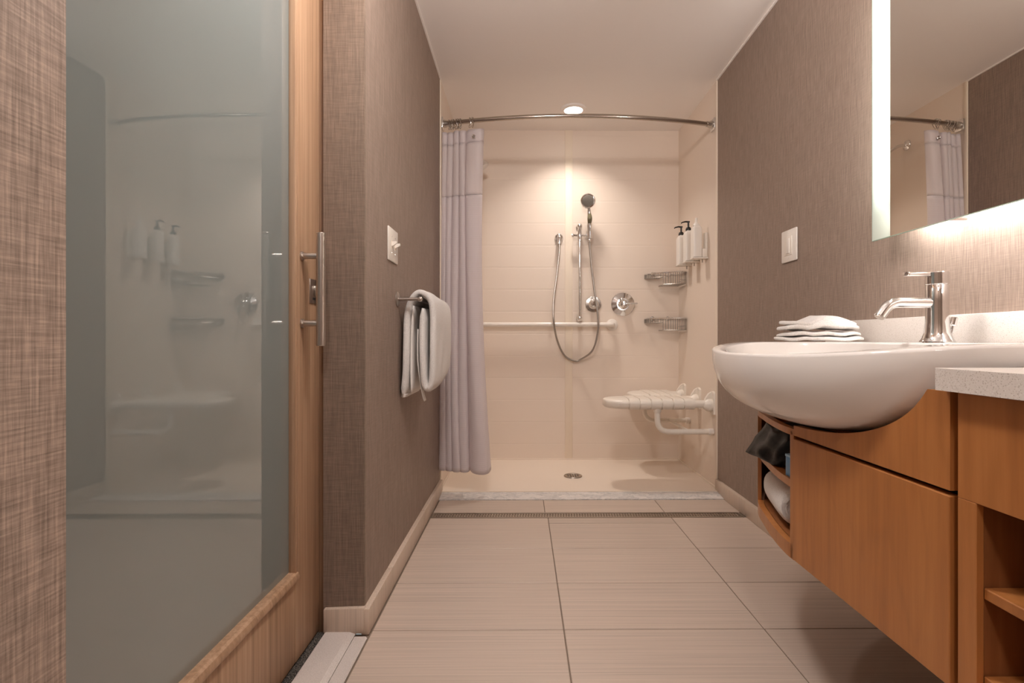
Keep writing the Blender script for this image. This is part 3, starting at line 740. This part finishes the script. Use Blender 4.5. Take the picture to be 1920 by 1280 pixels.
def ribbon(path, th, y0, y1, ny, wob, seed, sag=0.):
    """a thick rounded sheet: closed section around a path in x-z, drawn along y"""
    path = [Vector((p[0], 0, p[1])) for p in path]; path = catmull(path, 6); n = len(path); L_, R_ = [], []
    for i, p in enumerate(path):
        d = (path[min(i+1, n-1)]-path[max(i-1, 0)]).normalized(); nr = Vector((-d.z, 0, d.x)); e = min(1, min(i, n-1-i)/3+.35)
        L_.append(p+nr*th/2*e); R_.append(p-nr*th/2*e)
    sec = L_+R_[::-1]; m = len(sec); cen = L_+R_[::-1]; mid = [path[i] for i in range(n)]+[path[i] for i in range(n)][::-1]
    bm = B(); rows_ = []
    for j in range(ny+1):
        v = j/ny; y = y0+(y1-y0)*v; e = min(v, 1-v)*ny
        k = 1 if e >= 2 else (.55 if e < .5 else .9)
        r = []
        for q, (s, c) in enumerate(zip(sec, mid)):
            p = c+(s-c)*k
            wv = wob*(math.sin(9*y+3.1*p.z*4+seed)+.6*math.sin(23*y+11*p.z+seed*2)+.5*math.sin(41*y-19*p.z+seed*3))
            ey = (wob*3.5*math.sin(13*p.z+seed)) * (1 if v < .5 else -1.0) * max(0, 1-e/6)
            lift = sag*(v**3*max(0, 1-abs(p.z-.69)/.30)-.10*v**2*max(0, (p.z-.95)/.1)) if p.x > XL+.07 else 0
            r.append(bm.verts.new((p.x+wv-lift*.25, y+ey-sag*2.0*max(0, (.80-p.z))*v**2, p.z+wv*.6+lift)))
        rows_.append(r)
    for a, b in zip(rows_, rows_[1:]):
        for q in range(m): bm.faces.new((a[q], a[(q+1) % m], b[(q+1) % m], b[q]))
    for R in (rows_[0], rows_[-1]):
        for q in range(n-1): bm.faces.new((R[q], R[q+1], R[m-2-q], R[m-1-q]))
    return bm
tx = BXX
def soft(bm):
    bmesh.ops.triangulate(bm, faces=[f for f in bm.faces if len(f.verts) > 4]); return bm
outer = [(XL+.016, .662), (XL+.024, .75), (XL+.026, .86), (XL+.030, .98), (XL+.050, 1.040), (tx-.002, 1.0600), (tx+.034, 1.035), (tx+.046, .98), (tx+.047, .88), (tx+.046, .77), (tx+.042, .710), (tx+.028, .690), (tx+.014, .712), (tx+.008, .80), (tx+.006, .90), (tx+.008, 1.00)]
o = obj('terry_cloth', soft(ribbon(outer, .026, 1.992, 2.470, 34, .0020, 1.3, .045)), M_terry, tw, True, 180)
inner = [(XL+.046, .672), (XL+.046, .80), (XL+.046, .92), (XL+.052, 1.01)]
obj('inner_fold', soft(ribbon(inner, .010, 2.005, 2.455, 20, .001, 2.2)), M_satin, tw, True, 180)
obj('woven_band', soft(ribbon([(tx+.012, .640), (tx+.004, .668), (tx-.004, .72), (tx-.012, .80), (tx-.012, .92)], .005, 2.008, 2.055, 8, .0006, .4)), M_satin, tw, True, 180)
obj('hem', soft(ribbon([(XL+.014, .657), (XL+.016, .664), (XL+.018, .672)], .020, 1.994, 2.30, 16, .001, .9)), M_satin, tw, True, 180)

# ------------------------------------------------------------------ vanity: cabinets
XV = .627
Y0, Y1 = .751, 1.197                      # sink cabinet front
ZT, ZG, ZB = .803, .654, .370
# the rounded end in plan
endc = catmull([(XV, Y1, 0), (.6285, 1.24, 0), (.639, 1.312, 0), (.662, 1.415, 0), (.702, 1.545, 0), (.80, 1.70, 0), (.95, 1.815, 0), (XR-.003, 1.885, 0)], 8)
def curve_to(ya, yb): return [p for p in endc if ya-1e-6 <= p.y <= yb+1e-6]
def offs(path, d):
    out = []
    for i, p in enumerate(path):
        t = (path[min(i+1, len(path)-1)]-path[max(i-1, 0)]).normalized(); out.append(p+Vector((t.y, -t.x, 0))*d)
    return out
def strip(bm, path, z0, z1, th):
    inn = offs(path, th); pl = [(p.x, p.y) for p in path]+[(p.x, p.y) for p in inn[::-1]]
    return prism(bm, pl, z0, z1, 'Z')
vc = thing('vanity_cabinet', (.85, 1.3, ZB), 'wall hung cherry cabinet under the basin with rounded open shelf end', 'cabinet', 'cherry vanity units')
# false front with the cut-out round the bowl
YC = 1.245
def cut_z(y):
    wq = abs(y-YC)/.460
    return .870-.190*max(0, 1-wq**2.4)**(1/2.4)
ff = B(); top = [(Y0+.006, ZT)]
ys = [Y0+.006, .7855]
poly = [(Y0+.006, ZG+.004), (Y1, ZG+.004)]
k = 30; edge = [(.786+(Y1-.786)*i/k) for i in range(k+1)]
poly += [(y, min(ZT, cut_z(y))) for y in edge[::-1]] + [(.7862, ZT), (Y0+.006, ZT)]
prism(ff, poly, XV, XV+.018, 'X'); obj('false_front', ff, M_cherry, vc, True, 30)
obj('door', bx(B(), XV-.001, XV+.018, Y0+.006, Y1-.0005, ZB, ZG-.004, .0012, 1), M_cherry, vc)
obj('carcass', bx(B(), XV+.024, XR-.003, Y0+.012, Y1-.004, ZB+.004, ZG+.01), M_dark, vc, False)
ca = curve_to(Y1, 1.218); ef = B()
c1 = curve_to(Y1, 1.552)
strip(ef, [Vector((XV, Y1+.0005, 0))]+[p for p in c1 if Y1+.001 < p.y < 1.213]+[Vector((XV+.0006, 1.214, 0))], ZB, ZG+.012, .016); obj('stile', ef, M_cherry, vc, True, 30)
ef = B(); strip(ef, c1, ZG+.003, .672, .016); obj('top_rail', ef, M_cherry, vc, True, 30)
ef = B(); strip(ef, c1, ZB-.001, .402, .016); obj('bottom_rail', ef, M_cherry, vc, True, 30)
ef = B(); strip(ef, curve_to(1.536, 1.9), ZB, .672, .010); strip(ef, curve_to(1.745, 1.9), .673, ZT, .016); obj('end_panel', ef, M_cherry, vc, True, 30)
def shelf_poly(d): 
    q = offs(curve_to(Y1, 1.87), d); return [(p.x, p.y) for p in q if p.x < XR-.03]+[(XR-.004, 1.85), (XR-.004, Y1+.004), (q[0].x, Y1+.004)]
s_ = B(); prism(s_, shelf_poly(.006), .531, .549, 'Z'); obj('shelf', s_, M_cherry, vc, True, 30)
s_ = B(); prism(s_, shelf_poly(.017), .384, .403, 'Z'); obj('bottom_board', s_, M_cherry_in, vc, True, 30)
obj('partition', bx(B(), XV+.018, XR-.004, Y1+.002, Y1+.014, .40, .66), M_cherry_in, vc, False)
obj('back_board', bx(B(), .97, .985, Y1+.01, 1.84, .40, .66), M_cherry_in, vc, False)
# open shelf unit nearer the lens
nc = thing('vanity_cabinet', (.85, .5, ZB), 'cherry cabinet with open niches under the quartz counter, next to the sink cabinet', 'cabinet', 'cherry vanity units')
Ya, Yb, Nf = .12, .744, .713
obj('top_rail', bx(B(), XV, XV+.018, Ya, Yb, ZG-.001, ZT, .0008, 1), M_cherry, nc)
obj('stile', bx(B(), XV, XV+.011, Nf, Yb, ZB, ZG-.0012, .0008, 1), M_cherry, nc)
obj('stile', bx(B(), XV, XV+.018, Ya, Ya+.03, ZB, ZG-.0012, .0008, 1), M_cherry, nc)
obj('bottom_rail', bx(B(), XV, XV+.018, Ya+.03, Nf, ZB, .402, .0008, 1), M_cherry, nc)
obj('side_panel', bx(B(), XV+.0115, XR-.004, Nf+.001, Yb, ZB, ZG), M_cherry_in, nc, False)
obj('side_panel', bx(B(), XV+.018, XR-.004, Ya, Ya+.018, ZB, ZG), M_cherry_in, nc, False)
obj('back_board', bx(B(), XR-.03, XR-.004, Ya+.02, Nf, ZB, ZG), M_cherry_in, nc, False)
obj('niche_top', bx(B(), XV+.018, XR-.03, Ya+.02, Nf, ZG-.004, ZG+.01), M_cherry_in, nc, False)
for z in (.537, .415): obj('shelf', bx(B(), XV+.010, XR-.03, Ya+.018, Nf, z-.016, z, .0015, 1), M_cherry, nc)

# ------------------------------------------------------------------ counter
QT, QB = .838, .806; XC = .605
ct = thing('countertop', (.86, .8, QB), 'pale speckled quartz countertop with backsplash on the right wall', 'countertop')
q = B(); fil = [(.80+.035*math.cos(a), .767-.0+.0*a) for a in ()]
pq = [(XC, .12), (XC, .757), (XC+.006, .764), (.70, .766), (.96, .80), (.975, .90), (.975, 1.60), (.93, 1.70)]
q2 = offs(curve_to(1.68, 1.9), -.018); pq += [(p.x, p.y) for p in q2 if p.x < XR-.006]+[(XR-.002, 1.90), (XR-.002, .12)]
prism(q, pq, QB, QT, 'Z'); obj('slab', q, M_quartz, ct, True, 30)
obj('backsplash', bx(B(), XR-.020, XR-.001, .12, 1.885, QT, .943, .0015), M_quartz, ct)

# ------------------------------------------------------------------ basin
X0 = .735; TIP = .520; HW = .462
RIM = .8720
def spow(v, e): return math.copysign(abs(v)**e, v)
def plan(th, front_b, back_b, a, p_f, p_b):
    """th 0 = towards +x (wall), pi = towards the room; returns dx, dy"""
    c, s = math.cos(th), math.sin(th)
    if c < 0: return front_b*spow(c, 2/p_f), a*spow(s, 2/p_f)
    return back_b*spow(c, 2/p_b), a*spow(s, 2/p_b)
def rim_z(x): t = min(1, max(0, (X0-x)/(X0-TIP))); return RIM-.026*t**1.6
NT = 128
thetas = []
for i in range(NT):
    thetas.append(2*PI*i/NT)
bs = B(); rings = []
def ring(fn): rings.append([bs.verts.new(fn(t)) for t in thetas])
DEP = .192
def half(th): return .447+.016*min(1, max(0, math.cos(th)*2.2+.1))
def outer_pt(th, f, q):
    """f: scale in plan, q: drop below the rim"""
    dx, dy = plan(th, X0-TIP, .360, half(th), 2.25, 9); x = X0+dx*f; return x, YC+dy*f, q
# inside of the bowl, from the drain up to the rim
IX = .745
def inner(th, f, z):
    dx, dy = plan(th, IX-(TIP+.018), .185, .350, 2.2, 2.6); x = IX+dx*f; y = YC+dy*f
    return x, y, z+(rim_z(X0+plan(th, X0-TIP, .36, HW, 2.25, 9)[0])-RIM)
for k in range(1, 11):
    a = k/10*PI/2; f = math.sin(a)**.8; ring(lambda t, f=f, a=a: inner(t, f*.985, RIM-.006-.125*math.cos(a)**.8))
ring(lambda t: inner(t, 1.0, RIM-.0015)); ring(lambda t: inner(t, 1.02, RIM))
def om(t, f, dz):
    x, y, _ = outer_pt(t, f, 0); return x, y, rim_z(x)+dz
ring(lambda t: om(t, .985, 0)); ring(lambda t: om(t, .996, -.0015)); ring(lambda t: om(t, 1.0, -.006))
# underside: front follows a deep bowl, back steps in below the deck
def wgt(th):
    c = -math.cos(th); return min(1, max(0, (c+.05)/.22))
def sm(t): return t*t*(3-2*t)
NB = 14
for k in range(1, NB+1):
    a = k/NB*PI/2
    def fn(t, a=a, k=k):
        wq = sm(wgt(t))
        ff_, df = math.cos(a)**(2/2.4), .006+(DEP-.006)*math.sin(a)**(2/2.4)
        xf, yf, _ = outer_pt(t, ff_, 0); zf = rim_z(xf)-df
        # back profile: straight drop to the slab, then in, then the bowl
        u = k/NB
        if u < .25: fb, zb = 1.0, RIM-.006-(RIM-.006-QT-.0008)*u/.25
        elif u < .40: fb, zb = 1-.52*(u-.25)/.15, QT+.0008
        else:
            aa = (u-.40)/.60*PI/2; fb = .48*math.cos(aa)**.8; zb = QT+.0008-(QT-(RIM-DEP))*math.sin(aa)
        xb, yb, _ = outer_pt(t, fb, 0)
        return xf*wq+xb*(1-wq), yf*wq+yb*(1-wq), zf*wq+zb*(1-wq)
    ring(fn)
for A, C in zip(rings, rings[1:]):
    for j in range(NT): bs.faces.new((A[j], A[(j+1) % NT], C[(j+1) % NT], C[j]))
bs.faces.new(rings[0][::-1]); bmesh.ops.remove_doubles(bs, verts=rings[-1], dist=.0005)
sk = thing('washbasin', (.80, YC, .67), 'large white semi-recessed washbasin with wide side decks, bulging from the counter', 'washbasin')
so = obj('bowl', bs, M_ceramic, sk, True, 55)
obj('drain_ring', lathe(B(), [(.0, .002), (.018, .002), (.022, .005), (.030, .004), (.032, 0)], (.745, YC, .7415), (0, 0, 1), 24), M_chrome, sk)
# faucet
FX = 1.0; fa = thing('faucet', (FX, YC, RIM), 'chrome single lever faucet on the basin deck, spout towards the room', 'faucet')
FZ = RIM
obj('body', lathe(B(), [(.036, 0), (.036, .003), (.031, .010), (.0265, .024), (.0240, .05), (.0232, .10), (.0235, .137), (.0225, .1385), (.0225, .1395), (.0238, .141), (.0238, .168), (.0225, .1695), (0, .1697)], (FX, YC, FZ), (0, 0, 1), 36), M_chrome, fa)
lv = bx(B(), FX-.075, FX-.004, YC-.009, YC+.009, FZ+.160, FZ+.1695, .003); bx(lv, FX-.079, FX-.070, YC-.009, YC+.009, FZ+.160, FZ+.1705, .003); obj('lever', lv, M_chrome, fa)
spz = FZ+.096
spo = arc_path([(FX-.016, YC, spz), (FX-.117, YC, spz+.0005), (FX-.140, YC, spz-.033)], .024, 10)
obj('spout', tube(B(), spo, [.0125]*len(spo), 20), M_chrome, fa)
obj('aerator', lathe(B(), [(.0105, 0), (.0105, .003), (.008, .004)], Vector((FX-.140, YC, spz-.033)), (-.57, 0, -.82), 18), M_steel, fa)
pr = obj('lift_rod', tube(B(), [(FX+.029, YC, FZ+.004), (FX+.040, YC-.002, FZ+.052)], .003, 10), M_chrome, fa)
obj('rod_knob', lathe(B(), [(.005, 0), (.0075, .003), (.0075, .02), (.005, .022), (0, .0225)], (FX+.036, YC-.0015, FZ+.040), (.22, -.03, 1), 14), M_chrome, pr)

# ------------------------------------------------------------------ folded washcloths on the far deck
def cloth(name, x0, x1, y0, y1, z0, h, rot, label, seed, tent=0., layers=2):
    t = thing(name, ((x0+x1)/2, (y0+y1)/2, z0), label, 'towel', 'folded washcloths by the basin')
    cx, cy = (x0+x1)/2, (y0+y1)/2
    for l in range(layers):
        b = B(); hl = h/layers
        def f(u, v):
            a = 2*PI*u; c, s = math.cos(a), math.sin(a)
            # section: v runs from bottom pole to top pole of a squashed superellipsoid
            be = PI*(v-.5); cb, sb_ = math.cos(be), math.sin(be)
            k = max(cb, 0)**.30
            sq = max(abs(c), abs(s)); 
            ex = (x1-x0)/2*(1-.05*l); ey = (y1-y0)/2*(1-.06*l)
            px = ex*k*spow(c, .38); py = ey*k*spow(s, .38)
            pz = hl/2*spow(sb_, .5)
            wv = .0025*math.sin(19*px*4+seed+l)+.002*math.sin(33*py+seed*2+l*1.7)
            lift = tent*math.exp(-((px-.018)/.040)**2)*(1 if v > .5 else .3)
            slope = .10*px*tent*20*(1 if px > 0 else .2)
            return px, py, pz+hl/2+l*hl*.96+wv+lift
        vs = gridm(b, lambda u, v: Vector(f(u, v)), 56, 14, closed_u=True)
        bmesh.ops.remove_doubles(b, verts=b.verts, dist=.0002)
        bmesh.ops.rotate(b, verts=b.verts, cent=(0, 0, 0), matrix=Matrix.Rotation(rot+.05*l, 3, 'Z'))
        for v in b.verts: v.co += Vector((cx, cy, z0))
        obj('fold', b, M_terry, t, True, 180)
cloth('washcloth', .822, 1.078, 1.606, 1.722, RIM+.0045, .026, .03, 'white washcloth at the bottom of the folded pair by the basin', .3)
cloth('washcloth', .832, 1.062, 1.610, 1.718, RIM+.0375, .030, -.04, 'white washcloth lying on top of the folded pair by the basin', 1.9, tent=.022)

# ------------------------------------------------------------------ things on the cabinet's open shelves
rt = thing('rolled_towel', (.72, 1.38, .403), 'white rolled towel in the bottom shelf of the rounded cabinet end', 'towel')
a0 = Vector((.752, 1.505, .4602)); a1 = Vector((.694, 1.285, .4602)); ax = (a1-a0).normalized(); u_, v_ = frame_of(ax)
RW = .056; b = B(); ln = (a1-a0).length
turns = 3.2; seg = 90
sp_ = []
for i in range(seg+1):
    q = i/seg; ang = q*turns*2*PI; r = .010+(RW-.010-.007)*q; sp_.append((r*math.cos(ang), r*math.sin(ang), ang))
inn, out = [], []
for (x, y, ang) in sp_:
    r = math.hypot(x, y); inn.append((math.cos(ang)*(r-.006), math.sin(ang)*(r-.006))); out.append((math.cos(ang)*(r+.006), math.sin(ang)*(r+.006)))
sec = out+inn[::-1]; rws = []
for j in range(13):
    t = j/12; k = 1-.10*(abs(2*t-1))**6
    rws.append([b.verts.new(a0+ax*(ln*t+.004*math.sin(q*.9))+u_*(p[0]*k)+v_*(p[1]*k)) for q, p in enumerate(sec)])
m = len(sec)
for A, C in zip(rws, rws[1:]):
    for q in range(m): b.faces.new((A[q], A[(q+1) % m], C[(q+1) % m], C[q]))
for R in (rws[0], rws[-1]):
    for q in range(seg): b.faces.new((R[q], R[q+1], R[m-2-q], R[m-1-q]))
obj('rolled_cloth', b, M_terry, rt, True, 60)
# black bag: soft wedge with a pointed corner poking out
bg = thing('black_bag', (.72, 1.42, .549), 'black glossy drawstring bag with a corner sticking out of the cabinet shelf', 'bag')
bb = B()
for p in [(.652, 1.516, .551), (.700, 1.490, .642), (.650, 1.345, .551), (.662, 1.315, .615), (.70, 1.32, .646), (.78, 1.28, .648), (.86, 1.30, .63), (.86, 1.50, .62), (.80, 1.56, .635), (.735, 1.53, .610),
          (.86, 1.28, .551), (.86, 1.55, .551), (.72, 1.28, .551), (.730, 1.535, .552), (.690, 1.47, .551)]: bb.verts.new(p)
bmesh.ops.convex_hull(bb, input=bb.verts)
tipco = Vector((.655, 1.512, .554))
for it in range(3): bmesh.ops.subdivide_edges(bb, edges=bb.edges[:], cuts=1, use_grid_fill=True, smooth=.0)
bmesh.ops.triangulate(bb, faces=bb.faces)
for it in range(2): bmesh.ops.smooth_vert(bb, verts=[v for v in bb.verts if (v.co-tipco).length > .05], factor=.4, use_axis_x=True, use_axis_y=True, use_axis_z=True)
for v in bb.verts:
    c = v.co; k = .004*math.sin(60*c.y+40*c.z)+.003*math.sin(95*c.z-55*c.y+30*c.x)
    k *= min(1, (c-tipco).length/.10); c.x -= k; c.z += k*.4
    c.z = max(c.z, .5497)
obj('bag_skin', bb, M_bag, bg, True, 180)
bxo = thing('tissue_box', (.69, 1.225, .549), 'small blue box at the front edge of the upper cabinet shelf', 'box')
obj('carton', bx(B(), .641, .735, 1.213, 1.262, .5492, .600, .0015), M_blue, bxo)
obj('lid_edge', bx(B(), .640, .736, 1.2125, 1.2625, .596, .602, .001), mat('pale_blue_edge', (.22, .42, .62), .4), bxo)

# ------------------------------------------------------------------ lit mirror
XM = 1.050; MB, MT = 1.175, 2.10; MY0, MY1 = .42, 1.552
mr = thing('lit_mirror', (1.08, 1.0, MB), 'large backlit wall mirror with a glowing frosted side strip, over the basin', 'mirror')
obj('mirror_glass', bx(B(), XM, XM+.005, MY0, MY1-.0765, MB, MT), M_mirror, mr, False)
obj('frosted_strip', bx(B(), XM, XM+.005, MY1-.0762, MY1, MB, MT), M_lit_frost, mr, False)
eg = bx(B(), XM-.0004, XM+.0052, MY0, MY1+.0006, MB-.0012, MB); bx(eg, XM-.0004, XM+.0052, MY1, MY1+.0008, MB, MT); obj('glass_edge', eg, M_mirror_edge, mr, False)
obj('back_box', bx(B(), XM+.024, XR-.001, MY0+.12, MY1-.02, MB+.075, MT-.07, .002), M_white, mr)
obj('led_strip', bx(B(), XM+.020, XR-.022, MY0+.12, MY1-.115, MB+.060, MB+.0745), M_led, mr, False)
obj('led_strip', bx(B(), XM+.018, XM+.026, MY1-.055, MY1-.022, MB+.13, MT-.08), M_led, mr, False)
obj('led_strip', bx(B(), XM+.03, XR-.02, MY0+.14, MY1-.14, MT-.0695, MT-.062), M_led_top, mr, False)
obj('standoff', lathe(B(), [(.008, 0), (.008, .06)], (XM+.006, 1.30, MB+.012), (1, 0, 0), 12), M_chrome, mr)
